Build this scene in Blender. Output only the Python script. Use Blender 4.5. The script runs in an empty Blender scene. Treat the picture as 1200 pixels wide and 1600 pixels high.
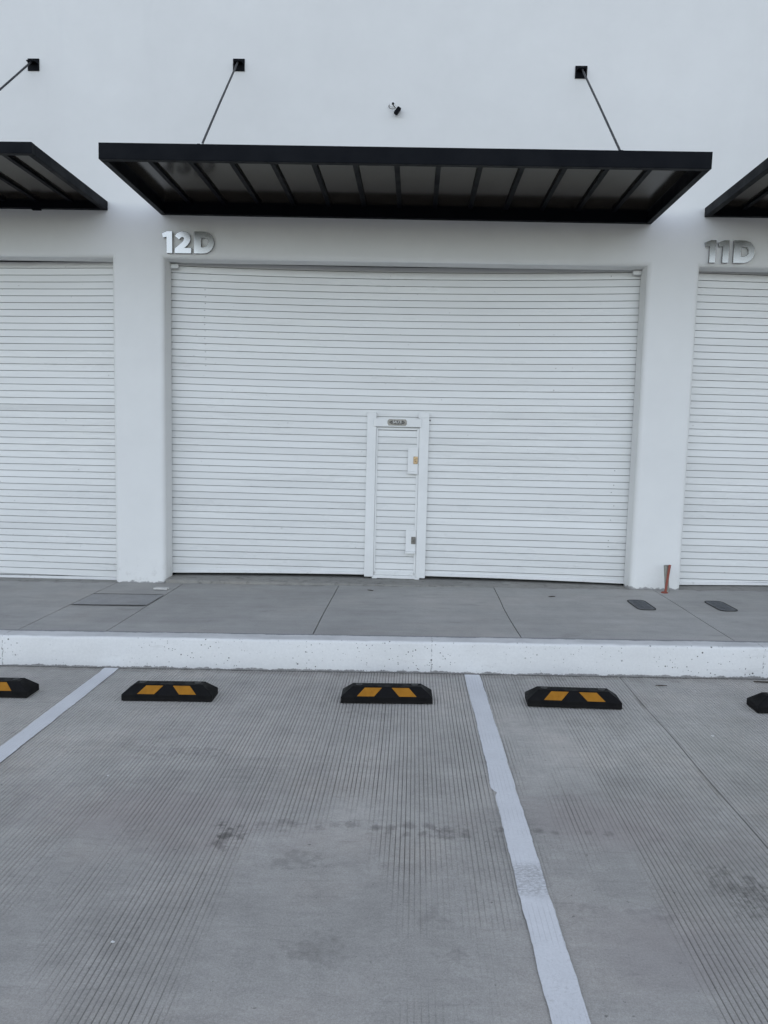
import bpy, bmesh, math, random
import numpy as np
from mathutils import Vector, Matrix
random.seed(7); RNG = np.random.default_rng(7)
S = bpy.context.scene
COL = S.collection

# ------------------------------------------------------------------ camera, sky, sun, exposure
cd = bpy.data.cameras.new('camera'); cam = bpy.data.objects.new('camera', cd); COL.objects.link(cam)
cd.sensor_fit = 'VERTICAL'; cd.sensor_height = 24.0; cd.sensor_width = 18.0
cd.lens = 1150.59 / 1600 * 24.0
cd.clip_start = 0.05; cd.clip_end = 3000
R_ = Vector((0.99886445, 0.04164109, 0.02314791)); D_ = Vector((0.02705421, -0.09583404, -0.9950296)); F_ = Vector((-0.03921576, 0.99452595, -0.09685178))
M = Matrix.Identity(4)
for i in range(3):
    M[i][0] = R_[i]; M[i][1] = -D_[i]; M[i][2] = -F_[i]
M[0][3], M[1][3], M[2][3] = 0.0, -6.950, 1.6
cam.matrix_world = M
S.camera = cam
SUN_EL, SUN_ROT = math.radians(20), math.radians(14)
w = bpy.data.worlds.new('World'); S.world = w; w.use_nodes = True
wn = w.node_tree; wn.nodes.clear()
sky = wn.nodes.new('ShaderNodeTexSky'); sky.sky_type = 'NISHITA'; sky.sun_disc = False
sky.sun_elevation = SUN_EL; sky.sun_rotation = SUN_ROT
sky.air_density = 1.0; sky.dust_density = 1.5; sky.ozone_density = 1.0
hs = wn.nodes.new('ShaderNodeHueSaturation'); hs.inputs['Saturation'].default_value = 0.49; hs.inputs['Hue'].default_value = 0.508
bg = wn.nodes.new('ShaderNodeBackground'); bg.inputs[1].default_value = 0.11
wo = wn.nodes.new('ShaderNodeOutputWorld')
wn.links.new(sky.outputs[0], hs.inputs['Color']); wn.links.new(hs.outputs[0], bg.inputs[0]); wn.links.new(bg.outputs[0], wo.inputs[0])
sd = bpy.data.lights.new('sun', 'SUN'); sd.energy = 2.0; sd.angle = math.radians(0.5); sd.color = (1.0, 0.85, 0.66)
sun = bpy.data.objects.new('sun', sd); COL.objects.link(sun)
sdir = Vector((math.sin(SUN_ROT)*math.cos(SUN_EL), math.cos(SUN_ROT)*math.cos(SUN_EL), math.sin(SUN_EL)))
sun.rotation_euler = (-sdir).to_track_quat('-Z', 'Y').to_euler()
sun.location = sdir * 60
S.view_settings.view_transform = 'Standard'; S.view_settings.look = 'None'
S.view_settings.exposure = 1.94; S.view_settings.gamma = 1.0

# ------------------------------------------------------------------ helpers
GS = 0.018                      # the whole site rises gently to the right
HP = 0.2176                     # kerb height
def gz(x): return GS * x
def tag(o, label=None, cat=None, group=None, kind=None):
    if label: o['label'] = label
    if cat: o['category'] = cat
    if group: o['group'] = group
    if kind: o['kind'] = kind
    return o
def empty(name, loc=(0, 0, 0), rot=(0, 0, 0)):
    o = bpy.data.objects.new(name, None); COL.objects.link(o)
    o.location = loc; o.rotation_euler = rot; o.empty_display_size = 0.05
    return o
def link(name, me, m, parent=None, smooth=False):
    o = bpy.data.objects.new(name, me); COL.objects.link(o)
    for k in (m if isinstance(m, (list, tuple)) else [m]): me.materials.append(k)
    if parent: o.parent = parent
    if smooth:
        for p in me.polygons: p.use_smooth = True
    return o
def obj(name, bm, m, parent=None, smooth=False):
    bmesh.ops.recalc_face_normals(bm, faces=bm.faces)
    me = bpy.data.meshes.new(name); bm.to_mesh(me); bm.free()
    return link(name, me, m, parent, smooth)
def box(bm, x0, x1, y0, y1, z0, z1, bev=0.0, seg=2, mi=0):
    vs = [bm.verts.new((x, y, z)) for x in (x0, x1) for y in (y0, y1) for z in (z0, z1)]
    fs = [bm.faces.new([vs[i] for i in q]) for q in ((0,1,3,2),(4,6,7,5),(0,4,5,1),(2,3,7,6),(0,2,6,4),(1,5,7,3))]
    for f in fs: f.material_index = mi
    if bev:
        es = {e for f in fs for e in f.edges}
        r = bmesh.ops.bevel(bm, geom=list(es), offset=bev, segments=seg, affect='EDGES', profile=0.5)
        for f in r['faces']: f.material_index = mi
    return vs
def tube(bm, pts, r, n=10, cap=True):
    rings = []
    for i, p in enumerate(pts):
        p = Vector(p); a = Vector(pts[max(i-1, 0)]); b = Vector(pts[min(i+1, len(pts)-1)])
        t = (b-a).normalized(); u = t.cross(Vector((0.31, 0.22, 0.92))).normalized(); v = t.cross(u)
        rr = r[i] if isinstance(r, (list, tuple)) else r
        rings.append([bm.verts.new(p + rr*(math.cos(2*math.pi*k/n)*u + math.sin(2*math.pi*k/n)*v)) for k in range(n)])
    for a, b in zip(rings, rings[1:]):
        for k in range(n): bm.faces.new((a[k], a[(k+1) % n], b[(k+1) % n], b[k]))
    if cap: bm.faces.new(rings[0][::-1]); bm.faces.new(rings[-1])
    return rings
def lathe(bm, prof, n=16, loc=(0, 0, 0), axis='Z'):
    rings = []
    for r, h in prof:
        ring = []
        for k in range(n):
            a = 2*math.pi*k/n; p = (r*math.cos(a), r*math.sin(a), h)
            if axis == 'Y': p = (p[0], -h, p[1])
            ring.append(bm.verts.new(Vector(p) + Vector(loc)))
        rings.append(ring)
    for a, b in zip(rings, rings[1:]):
        for k in range(n): bm.faces.new((a[k], a[(k+1) % n], b[(k+1) % n], b[k]))
    bm.faces.new(rings[-1])
    return rings
def prism(bm, pts, z0, z1, mi=0):          # polygon in xy extruded in z
    a = [bm.verts.new((x, y, z0)) for x, y in pts]; b = [bm.verts.new((x, y, z1)) for x, y in pts]
    n = len(pts)
    fs = [bm.faces.new(a[::-1]), bm.faces.new(b)] + [bm.faces.new((a[k], a[(k+1) % n], b[(k+1) % n], b[k])) for k in range(n)]
    for f in fs: f.material_index = mi
    return fs
def vnoise(x, y, seed=0):                   # 2-D value noise, 0..1
    x = np.asarray(x, float); y = np.asarray(y, float)
    tab = np.random.default_rng(seed).random((256, 256))
    xi = np.floor(x).astype(int); yi = np.floor(y).astype(int); fx = x-xi; fy = y-yi
    fx = fx*fx*(3-2*fx); fy = fy*fy*(3-2*fy)
    g = lambda a, b: tab[a & 255, b & 255]
    return (g(xi, yi)*(1-fx)+g(xi+1, yi)*fx)*(1-fy) + (g(xi, yi+1)*(1-fx)+g(xi+1, yi+1)*fx)*fy
def n1(x, seed=0): return float(vnoise([x], [seed*3.7], seed)[0])-0.5
def sstep(a, b, t):
    t = np.clip((t-a)/(b-a), 0, 1); return t*t*(3-2*t)

# ------------------------------------------------------------------ materials
class Mat:
    def __init__(s, name, color=(.5, .5, .5), rough=.6, metal=0.0, spec=0.5):
        s.m = bpy.data.materials.new(name); s.m.use_nodes = True; s.t = s.m.node_tree
        s.b = s.t.nodes['Principled BSDF']
        s.b.inputs['Roughness'].default_value = rough; s.b.inputs['Metallic'].default_value = metal
        s.b.inputs['Specular IOR Level'].default_value = spec
        s.b.inputs['Base Color'].default_value = (*color, 1)
        s.tc = s.n('ShaderNodeTexCoord'); s.co = s.tc.outputs['Object']; s.bumps = []
    def n(s, k, **kw):
        x = s.t.nodes.new(k)
        for a, b in kw.items(): setattr(x, a, b)
        return x
    def L(s, a, b): s.t.links.new(a, b)
    def put(s, sock, v):
        if hasattr(v, 'is_output') or isinstance(v, bpy.types.NodeSocket): s.L(v, sock)
        else: sock.default_value = v
    def scaled(s, v=(1, 1, 1), co=None):
        m = s.n('ShaderNodeVectorMath', operation='MULTIPLY'); s.L(co or s.co, m.inputs[0]); m.inputs[1].default_value = v
        return m.outputs[0]
    def noise(s, sc, det=4, rg=.55, co=None, dist=0.0):
        x = s.n('ShaderNodeTexNoise'); s.L(co or s.co, x.inputs['Vector'])
        x.inputs['Scale'].default_value = sc; x.inputs['Detail'].default_value = det; x.inputs['Roughness'].default_value = rg
        x.inputs['Distortion'].default_value = dist
        return x.outputs['Fac']
    def voro(s, sc, co=None, rnd=1.0):
        x = s.n('ShaderNodeTexVoronoi'); s.L(co or s.co, x.inputs['Vector']); x.inputs['Scale'].default_value = sc
        x.inputs['Randomness'].default_value = rnd
        return x
    def rng(s, f, a, b, lo=0.0, hi=1.0, smooth=True):
        x = s.n('ShaderNodeMapRange'); s.put(x.inputs['Value'], f)
        if smooth: x.interpolation_type = 'SMOOTHSTEP'
        x.inputs['From Min'].default_value = a; x.inputs['From Max'].default_value = b
        x.inputs['To Min'].default_value = lo; x.inputs['To Max'].default_value = hi
        return x.outputs[0]
    def math(s, op, a, b=0.0, clamp=False):
        x = s.n('ShaderNodeMath', operation=op, use_clamp=clamp); s.put(x.inputs[0], a); s.put(x.inputs[1], b)
        return x.outputs[0]
    def mix(s, f, a, b, mode='MIX'):
        x = s.n('ShaderNodeMix', data_type='RGBA', blend_type=mode)
        s.put(x.inputs[0], f)
        for sock, v in ((x.inputs[6], a), (x.inputs[7], b)):
            if isinstance(v, tuple): sock.default_value = (*v, 1) if len(v) == 3 else v
            else: s.L(v, sock)
        return x.outputs[2]
    def mul(s, col, f):                     # multiply a colour by a grey factor
        x = s.n('ShaderNodeVectorMath', operation='SCALE')
        if isinstance(col, tuple): x.inputs[0].default_value = col
        else: s.L(col, x.inputs[0])
        s.put(x.inputs['Scale'], f); return x.outputs[0]
    def color(s, c): s.L(c, s.b.inputs['Base Color']); return s
    def rough(s, f): s.put(s.b.inputs['Roughness'], f); return s
    def bump(s, h, strength=.3, dist=.005):
        x = s.n('ShaderNodeBump'); s.put(x.inputs['Height'], h)
        x.inputs['Strength'].default_value = strength; x.inputs['Distance'].default_value = dist
        if s.bumps: s.L(s.bumps[-1], x.inputs['Normal'])
        s.bumps.append(x.outputs[0]); s.L(x.outputs[0], s.b.inputs['Normal']); return s
    def sep(s, co=None):
        x = s.n('ShaderNodeSeparateXYZ'); s.L(co or s.co, x.inputs[0]); return x.outputs
    def attr(s, name):
        x = s.n('ShaderNodeAttribute'); x.attribute_name = name; return x.outputs['Fac']
    def ell(s, x, y, rx, ry, soft=.5, wob=.25, wsc=9.0):   # blotch with a ragged edge, lying in the xy plane
        a = s.n('ShaderNodeVectorMath', operation='SUBTRACT'); s.L(s.co, a.inputs[0]); a.inputs[1].default_value = (x, y, 0)
        b = s.n('ShaderNodeVectorMath', operation='MULTIPLY'); s.L(a.outputs[0], b.inputs[0]); b.inputs[1].default_value = (1/rx, 1/ry, 0)
        l = s.n('ShaderNodeVectorMath', operation='LENGTH'); s.L(b.outputs[0], l.inputs[0])
        nz = s.rng(s.noise(wsc, 5, .6), 0.25, 0.75, -wob*2, wob*2, False)
        return s.rng(s.math('ADD', l.outputs['Value'], nz), 1.0-soft, 1.0+soft*.3, 1.0, 0.0)

def make_concrete(name, base, spec=.3, coarse=1.0, bump=.25):
    m = Mat(name, base, .82, spec=spec)
    big = m.rng(m.noise(.9*coarse, 6, .6), .3, .7, .88, 1.10, False)
    mid = m.rng(m.noise(5.5*coarse, 6, .65), .25, .75, .90, 1.09, False)
    fine = m.rng(m.noise(140, 4, .75), .28, .72, .84, 1.15, False)
    c = m.mul(m.mul(m.mul(base, big), mid), fine)
    tint = m.rng(m.noise(1.6, 4, .6, co=m.scaled((1, 1, 1.7))), .45, .72, 0, .5)
    c = m.mix(tint, c, m.mix(1.0, c, (1.04, .995, .965), 'MULTIPLY'))
    m.fine = m.noise(90, 5, .7)
    m.bump(m.fine, bump, .004)
    m.c = c
    return m

# wall: painted plaster
mw = Mat('white_plaster_paint', (.80, .795, .79), .75, spec=.25)
v = mw.rng(mw.noise(.55, 5, .55), .3, .7, .955, 1.02, False)
v2 = mw.rng(mw.noise(3.0, 6, .65), .3, .7, .975, 1.015, False)
base = mw.mul(mw.mul((.80, .80, .785), v), v2)
zz = mw.sep()
streak = mw.math('MULTIPLY', mw.rng(mw.noise(2.2, 5, .65, co=mw.scaled((1, 1, .10))), .56, .75, 0, .10), mw.rng(zz[2], 3.6, 6.0, .3, 1))
base = mw.mix(streak, base, (.55, .56, .57))
grime = mw.math('MULTIPLY', mw.rng(zz[2], .2, .48, 1, 0), mw.rng(mw.noise(11, 6, .7), .5, .7, 0, .35))
base = mw.mix(grime, base, (.42, .40, .38))
foot = mw.rng(mw.math('ADD', mw.math('SUBTRACT', zz[2], mw.math('MULTIPLY', zz[0], GS)), mw.rng(mw.noise(13, 4, .7), .3, .7, -.02, .02, False)), HP+.004, HP+.018, .75, 0)
base = mw.mix(foot, base, (.22, .215, .21))
mw.color(base); mw.bump(mw.noise(60, 6, .6), .10, .003); mw.bump(mw.noise(1.8, 3, .5), .25, .02)
WALL = mw.m
m = Mat('roof_sheet', (.35, .35, .36), .6); m.color(m.mul((.35, .35, .36), m.rng(m.noise(2, 4), .3, .7, .85, 1.1))); ROOF = m.m
m = Mat('dark_interior', (.05, .05, .05), .9); m.color(m.mul((.05, .05, .05), m.rng(m.noise(3, 3), .3, .7, .8, 1.2))); DARKIN = m.m

# door slats: white semi-gloss paint on steel, each slat a touch different
def door_mat(name):
    m = Mat(name, (.76, .77, .765), .33, spec=.5)
    t = m.attr('tone')
    c = m.mul((.79, .795, .785), m.rng(t, 0, 1, .86, 1.04, False))
    c = m.mul(c, m.rng(m.noise(1.3, 5, .6, co=m.scaled((.5, 1, 2.5))), .3, .7, .955, 1.03, False))
    z = m.sep()
    dirt = m.math('MULTIPLY', m.rng(m.noise(6, 6, .7, co=m.scaled((1, 1, 6))), .55, .75, 0, .30), m.rng(z[2], .25, 1.2, 1, .15))
    c = m.mix(dirt, c, (.45, .43, .40))
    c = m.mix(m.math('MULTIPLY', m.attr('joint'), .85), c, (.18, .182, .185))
    spk = m.rng(m.noise(38, 2, .5), .755, .79, 0, .7)
    c = m.mix(spk, c, (.25, .23, .21))
    m.color(c)
    m.rough(m.rng(m.noise(1.1, 5, .65, co=m.scaled((.6, 1, 3))), .3, .7, .17, .48, False))
    m.bump(m.noise(1.6, 4, .6, co=m.scaled((.55, 1, 2.2))), .5, .03)
    m.bump(m.noise(26, 3, .5, co=m.scaled((.12, 1, 1))), .05, .002)
    return m.m
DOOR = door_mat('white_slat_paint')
m = Mat('white_frame_paint', (.78, .79, .785), .38)
c = m.mul((.80, .805, .795), m.rng(m.noise(5, 5, .6), .3, .7, .95, 1.03, False))
c = m.mix(m.math('MULTIPLY', m.rng(m.noise(16, 5, .7), .58, .72, 0, .5), m.rng(m.sep()[2], .25, .55, 1, .05)), c, (.42, .40, .38))
m.color(c); m.bump(m.noise(7, 3), .1, .004); FRAME = m.m
m = Mat('dark_rivet', (.10, .09, .085), .6); m.color(m.mul((.10, .09, .085), m.rng(m.noise(40, 2), .3, .7, .7, 1.3))); RIVET = m.m
m = Mat('brass_lock', (.55, .40, .24), .35, .8); m.color(m.mul((.55, .40, .24), m.rng(m.noise(60, 3), .3, .7, .6, 1.2))); BRASS = m.m
m = Mat('grey_lock', (.22, .21, .19), .5, .5); m.color(m.mul((.22, .21, .19), m.rng(m.noise(60, 3), .3, .7, .7, 1.2))); GREYLOCK = m.m
m = Mat('sign_plate_metal', (.42, .40, .36), .42, .5); m.color(m.mul((.30, .285, .255), m.rng(m.noise(50, 3), .3, .7, .75, 1.15))); PLATE = m.m
m = Mat('black_print', (.018, .018, .018), .5); m.color(m.mul((.018, .018, .018), m.rng(m.noise(50, 3), .3, .7, .8, 1.2))); BLACK = m.m
m = Mat('pale_print', (.62, .60, .55), .45); m.color(m.mul((.82, .80, .76), m.rng(m.noise(50, 3), .3, .7, .85, 1.1))); PALE = m.m

# canopy steel and sheet
m = Mat('black_steel_paint', (.005, .006, .008), .5, spec=.09)
c = m.mix(m.rng(m.noise(4, 6, .65), .45, .75, 0, .45), (.0028, .0038, .0062), (.0065, .0075, .0095))
m.color(c); m.rough(m.rng(m.noise(7, 4), .3, .7, .45, .6)); m.bump(m.noise(60, 3), .05, .002); STEEL = m.m
m = Mat('smoked_roof_sheet', (.035, .031, .028), .16, spec=.5)
c = m.mix(m.rng(m.noise(3.2, 6, .7, co=m.scaled((1, .5, 1))), .4, .8, 0, .18), (.027, .0225, .0185), (.030, .025, .0205))
m.color(c); m.rough(m.rng(m.noise(5, 4, .6), .35, .7, .13, .17)); m.bump(m.noise(2.2, 3), .04, .01); SHEET = m.m
m = Mat('rod_steel', (.035, .037, .042), .42, .6); m.color(m.mul((.035, .037, .042), m.rng(m.noise(15, 3), .3, .7, .8, 1.3))); ROD = m.m

# brushed mirror steel of the unit numbers
m = Mat('polished_steel', (.62, .62, .62), .13, 1.0)
m.color(m.mul((.37, .37, .365), m.rng(m.noise(3, 2, .5), .3, .7, .96, 1.03)))
m.rough(m.rng(m.noise(4, 2), .3, .7, .19, .24)); MIRROR = m.m

# kerb
def kerb_mat():
    m = Mat('white_kerb_paint', (.78, .785, .78), .7, spec=.3)
    x, y, z0 = m.sep(); z = m.math('SUBTRACT', z0, m.math('MULTIPLY', x, GS))
    c = m.mul((.75, .75, .74), m.rng(m.noise(2.2, 6, .6, co=m.scaled((.6, 1, 2))), .3, .7, .93, 1.03, False))
    c = m.mul(c, m.rng(m.noise(60, 4, .7), .3, .7, .95, 1.03, False))
    conc = m.mul((.30, .295, .285), m.rng(m.noise(40, 4, .7), .3, .7, .8, 1.15))
    # scuffs and thin spots
    c = m.mix(m.rng(m.noise(7, 6, .7, co=m.scaled((.45, 1, 2.4))), .60, .74, 0, .45), c, (.50, .49, .47))
    # air holes the paint did not fill: more of them towards the right
    den = m.rng(m.noise(1.7, 3, .5), .32, .6, 0, 1)
    for sc, r0, thr in ((17, .085, .55), (31, .10, .62), (55, .13, .72)):
        vo = m.voro(sc); gate = m.rng(m.sep(vo.outputs['Color'])[0], thr, thr+.02, 0, 1)
        hole = m.math('MULTIPLY', m.math('MULTIPLY', m.rng(vo.outputs['Distance'], r0, r0*1.5, 1, 0), gate), den)
        c = m.mix(hole, c, (.10, .095, .09)); m.bump(m.math('SUBTRACT', 1.0, hole), .5, .006)
    # dusty, walked-on top
    top = m.rng(m.math('ADD', y, m.rng(m.noise(9, 6, .7, co=m.scaled((.35, 1, 1))), .3, .7, -.012, .012, False)), -1.962, -1.95, 0, 1)
    topc = m.mul((.60, .60, .59), m.rng(m.noise(6, 6, .7, co=m.scaled((.5, 1, 1))), .3, .7, .86, 1.1))
    c = m.mix(top, c, topc)
    # ragged bare edges: at the back of the top and along the foot
    back = m.rng(m.math('ADD', y, m.rng(m.noise(5, 6, .7), .3, .7, -.016, .016, False)), -1.842, -1.838, 0, 1)
    c = m.mix(back, c, (.23, .235, .24))
    foot = m.rng(m.math('ADD', z, m.rng(m.noise(9, 7, .75, co=m.scaled((1, 1, 1))), .3, .7, -.014, .014, False)), .009, .013, 1, 0)
    c = m.mix(foot, c, conc)
    # rough vertical joints
    for jx in (-2.877, .155, 2.405):
        d = m.math('ABSOLUTE', m.math('ADD', m.math('SUBTRACT', x, jx), m.rng(m.noise(30, 4, .7), .3, .7, -.006, .006, False)))
        jm = m.math('MULTIPLY', m.rng(d, .0015, .005, 1, 0), m.rng(m.noise(55, 3, .6), .46, .56, 0, .7))
        c = m.mix(jm, c, (.18, .175, .17))
    m.color(c); m.bump(m.noise(45, 6, .65), .25, .004); m.bump(m.noise(3.5, 3), .3, .015)
    return m.m
KERB = kerb_mat()

# pavement concrete
m = make_concrete('pavement_concrete', (.378, .370, .350), coarse=.8, bump=.12)
x, y, z = m.sep()
c = m.mul(m.c, m.rng(m.noise(2.4, 5, .65, co=m.scaled((.25, 2.2, 1))), .3, .7, .90, 1.08, False))
c = m.mix(m.rng(m.noise(3.1, 5, .7, co=m.scaled((1, 2.4, 1))), .55, .75, 0, .35), c, (.16, .155, .145))
c = m.mix(m.rng(m.noise(55, 2, .5), .74, .78, 0, .6), c, (.07, .065, .06))
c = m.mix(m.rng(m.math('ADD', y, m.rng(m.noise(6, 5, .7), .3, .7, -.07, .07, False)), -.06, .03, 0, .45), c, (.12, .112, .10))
m.color(c); PAVE = m.m
m = make_concrete('patch_concrete', (.325, .325, .318), coarse=1.4, bump=.12); m.color(m.c); PATCH = m.m
m = make_concrete('threshold_concrete', (.29, .282, .26), coarse=2, bump=.3)
m.color(m.mix(m.rng(m.noise(12, 5, .7), .5, .72, 0, .6), m.c, (.09, .085, .08))); THRESH = m.m
m = Mat('joint_dirt', (.045, .043, .04), .95); m.color(m.mul((.045, .043, .04), m.rng(m.noise(30, 3), .3, .7, .6, 1.4))); JOINT = m.m

# parking bay concrete
def lot_mat():
    m = make_concrete('grooved_concrete', (.392, .378, .352), coarse=.9, bump=.3)
    c = m.c
    x, y, z = m.sep()
    c = m.mul(c, m.rng(m.noise(1.5, 6, .7, co=m.scaled((1, .55, 1))), .3, .7, .91, 1.07, False))
    c = m.mul(c, m.rng(m.noise(7, 5, .7, co=m.scaled((.35, 1.6, 1))), .3, .7, .94, 1.05, False))
    c = m.mul(c, m.rng(m.noise(26, 6, .72, co=m.scaled((.45, 1.3, 1))), .3, .7, .92, 1.07, False))
    c = m.mul(c, m.rng(m.noise(260, 3, .75), .28, .72, .82, 1.16, False))
    c = m.mix(m.rng(m.noise(14, 7, .75, co=m.scaled((.6, 1.5, 1))), .56, .72, 0, .22), c, (.12, .115, .105))
    c = m.mix(m.rng(m.noise(11, 7, .78, co=m.scaled((.28, 2.6, 1))), .57, .72, 0, .28), c, (.10, .098, .09))
    c = m.mix(m.rng(m.noise(17, 6, .78, co=m.scaled((.4, 1.8, 1)), dist=.6), .60, .74, 0, .18), c, (.44, .435, .42))
    # brightness gradient put into the colour: darker towards the camera, paler towards the kerb
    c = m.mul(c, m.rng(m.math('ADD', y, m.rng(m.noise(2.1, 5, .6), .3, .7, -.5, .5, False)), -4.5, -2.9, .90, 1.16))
    # reddish and greenish films
    for e, col, k in ((m.ell(-1.15, -4.0, .75, .30, .9, .3, 3), (.30, .265, .255), .40), (m.ell(.85, -3.95, .5, .28, .9, .3, 3), (.31, .27, .26), .40),
                      (m.ell(.85, -4.75, .35, .25, .9, .3, 3), (.29, .26, .255), .35), (m.ell(1.75, -3.3, .5, .7, .9, .3, 3), (.27, .265, .235), .35)):
        c = m.mix(m.math('MULTIPLY', e, k), c, col)
    blots = [(-.70, -4.10, .05, .05, .55), (-.735, -4.10, .035, .035, .5), (-.72, -4.17, .035, .07, .55), (-1.168, -3.342, .17, .055, .38), (-.42, -4.28, .08, .05, .3),
             (.181, -4.05, .05, .035, .4), (.12, -4.06, .04, .025, .3), (1.21, -4.37, .085, .07, .45), (1.30, -4.47, .10, .12, .35), (-.277, -4.78, .07, .06, .33), (.16, -4.80, .035, .03, .35),
             (-1.10, -4.12, .05, .04, .3), (-.55, -4.03, .05, .03, .25), (.10, -4.60, .04, .05, .3), (.85, -4.55, .06, .03, .28), (.62, -4.52, .05, .025, .25),
             (-.9, -4.78, .05, .07, .25), (1.0, -2.86, .35, .05, .15), (-.15, -2.75, .25, .05, .18), (.0, -4.3, .3, .04, .15)]
    for bx, by, rx, ry, k in blots:
        c = m.mix(m.math('MULTIPLY', m.ell(bx, by, rx*1.15, ry*1.15, 1.0, .8, 24), k*.62), c, (.05, .047, .042))
    # row of tyre tread prints
    band = m.math('MULTIPLY', m.rng(m.math('ABSOLUTE', m.math('ADD', y, 4.03)), .03, .07, 1, 0), m.rng(m.math('ABSOLUTE', m.math('SUBTRACT', x, .25)), .6, .9, 1, 0))
    vo = m.voro(13.5, co=m.scaled((1, 1.1, 0)), rnd=.55)
    c = m.mix(m.math('MULTIPLY', band, m.math('MULTIPLY', m.rng(vo.outputs['Distance'], .22, .46, .42, 0), m.rng(m.noise(11, 4, .7), .36, .55, .15, 1))), c, (.06, .056, .052))
    for i in range(11):
        c = m.mix(m.math('MULTIPLY', m.ell(-.60+.078*i+.012*math.sin(i*2.3), -4.025+.014*math.sin(i*1.7), .026+.006*(i % 3), .030, .8, .45, 26), .20+.10*(i % 2)+.012*i), c, (.065, .064, .058))
    for i in range(4):
        c = m.mix(m.math('MULTIPLY', m.ell(.0+.085*i, -4.085+.01*(i % 2), .032, .024, .8, .5, 26), .34), c, (.065, .064, .058))
    # scuffed rough patch at right
    sc = m.math('MULTIPLY', m.ell(1.28, -4.45, .22, .22, .8, .4, 8), m.rng(m.noise(75, 6, .8, co=m.scaled((1, .7, 1))), .47, .60, 0, .45))
    c = m.mix(sc, c, (.06, .058, .05))
    # fine black specks and pale grit
    c = m.mix(m.rng(m.noise(48, 2, .5), .73, .77, 0, .55), c, (.06, .056, .05))
    c = m.mix(m.rng(m.noise(75, 2, .5, co=m.scaled((1, 1.3, 1))), .77, .80, 0, .5), c, (.5, .49, .46))
    # dirt lying in the grooves
    g = m.attr('groove')
    c = m.mix(m.math('MULTIPLY', g, .66), c, (.045, .044, .042))
    # silt against the kerb foot
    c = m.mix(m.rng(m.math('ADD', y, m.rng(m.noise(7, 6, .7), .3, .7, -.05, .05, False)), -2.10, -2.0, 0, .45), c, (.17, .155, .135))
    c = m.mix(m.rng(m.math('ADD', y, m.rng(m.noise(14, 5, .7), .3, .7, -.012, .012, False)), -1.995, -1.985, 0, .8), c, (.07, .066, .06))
    m.color(c); m.bump(m.noise(22, 6, .7), .25, .006)
    return m.m
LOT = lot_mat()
m = make_concrete('far_asphalt', (.075, .072, .068)); m.color(m.c); FAR = m.m

# line paint, thin and tyre-scuffed
m = Mat('white_line_paint', (.70, .71, .715), .65, spec=.3)
x, y, z = m.sep()
c = m.mul((.66, .668, .68), m.rng(m.noise(5, 6, .65), .3, .7, .93, 1.04, False))
c = m.mul(c, m.rng(m.noise(120, 3, .7), .3, .7, .93, 1.04, False))
bare = (.27, .265, .26)
g = m.n('ShaderNodeTexWave'); m.L(m.co, g.inputs['Vector']); g.wave_type = 'BANDS'; g.bands_direction = 'X'; g.inputs['Scale'].default_value = 17.2
g.inputs['Distortion'].default_value = .6; g.inputs['Detail'].default_value = 2
c = m.mix(m.math('MULTIPLY', m.rng(g.outputs['Fac'], .90, .98, 0, .22), m.rng(m.noise(4, 4), .42, .6, 0, 1)), c, bare)
right = m.rng(x, -.5, 0, 0, 1)
scuff = m.math('MULTIPLY', m.math('MULTIPLY', m.rng(m.math('ABSOLUTE', m.math('ADD', y, 4.375)), .07, .13, 1, 0), right), m.rng(m.noise(85, 6, .85, co=m.scaled((.6, 1.4, 1))), .42, .58, 0, .62))
c = m.mix(scuff, c, (.24, .235, .23))
low = m.math('MULTIPLY', m.rng(y, -5.0, -4.55, 1, .0), m.rng(m.noise(110, 5, .75), .52, .66, 0, .35))
c = m.mix(low, c, (.36, .355, .35))
c = m.mix(m.rng(m.noise(70, 3, .6), .69, .75, 0, .6), c, bare)
c = m.mix(m.rng(m.noise(13, 5, .7), .62, .74, 0, .4), c, (.40, .39, .37))
m.color(c); m.bump(m.noise(70, 5, .7), .3, .003); LINE = m.m

# rubber, reflective strip, conduit and litter materials
m = Mat('black_rubber', (.007, .007, .0075), .62, spec=.14)
c = m.mix(m.rng(m.noise(9, 6, .7), .45, .72, 0, .35), (.0045, .0045, .005), (.014, .013, .012))
c = m.mix(m.rng(m.sep()[2], .0, .03, .25, 0), c, (.022, .020, .018))
m.color(c); m.bump(m.noise(90, 4, .7), .3, .003); m.rough(m.rng(m.noise(12, 4), .3, .7, .5, .8)); RUBBER = m.m
m = Mat('amber_strip', (.50, .22, .025), .55, spec=.2)
c = m.mul((.34, .145, .010), m.rng(m.noise(14, 5, .65), .3, .7, .82, 1.08))
m.color(m.mix(m.rng(m.noise(30, 5, .75), .6, .72, 0, .5), c, (.16, .085, .03))); m.bump(m.noise(160, 2), .1, .001); AMBER = m.m
m = Mat('orange_plastic', (.42, .06, .025), .5)
m.color(m.mix(m.rng(m.noise(18, 5, .7), .5, .72, 0, .5), (.25, .058, .034), (.16, .058, .04))); ORANGE = m.m
m = Mat('weathered_grey_plastic', (.20, .205, .175), .65)
m.color(m.mul((.30, .30, .265), m.rng(m.noise(20, 5, .7), .3, .7, .8, 1.15))); GREYPIPE = m.m
m = Mat('iron_lid', (.075, .08, .085), .7, .3)
c = m.mul((.125, .13, .136), m.rng(m.noise(25, 5, .7), .3, .7, .7, 1.25)); m.color(c)
m.bump(m.noise(60, 3), .3, .003); LID = m.m
m = Mat('white_tile', (.62, .61, .58), .6); m.color(m.mul((.62, .61, .58), m.rng(m.noise(30, 4), .3, .7, .8, 1.1))); TILE = m.m
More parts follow.
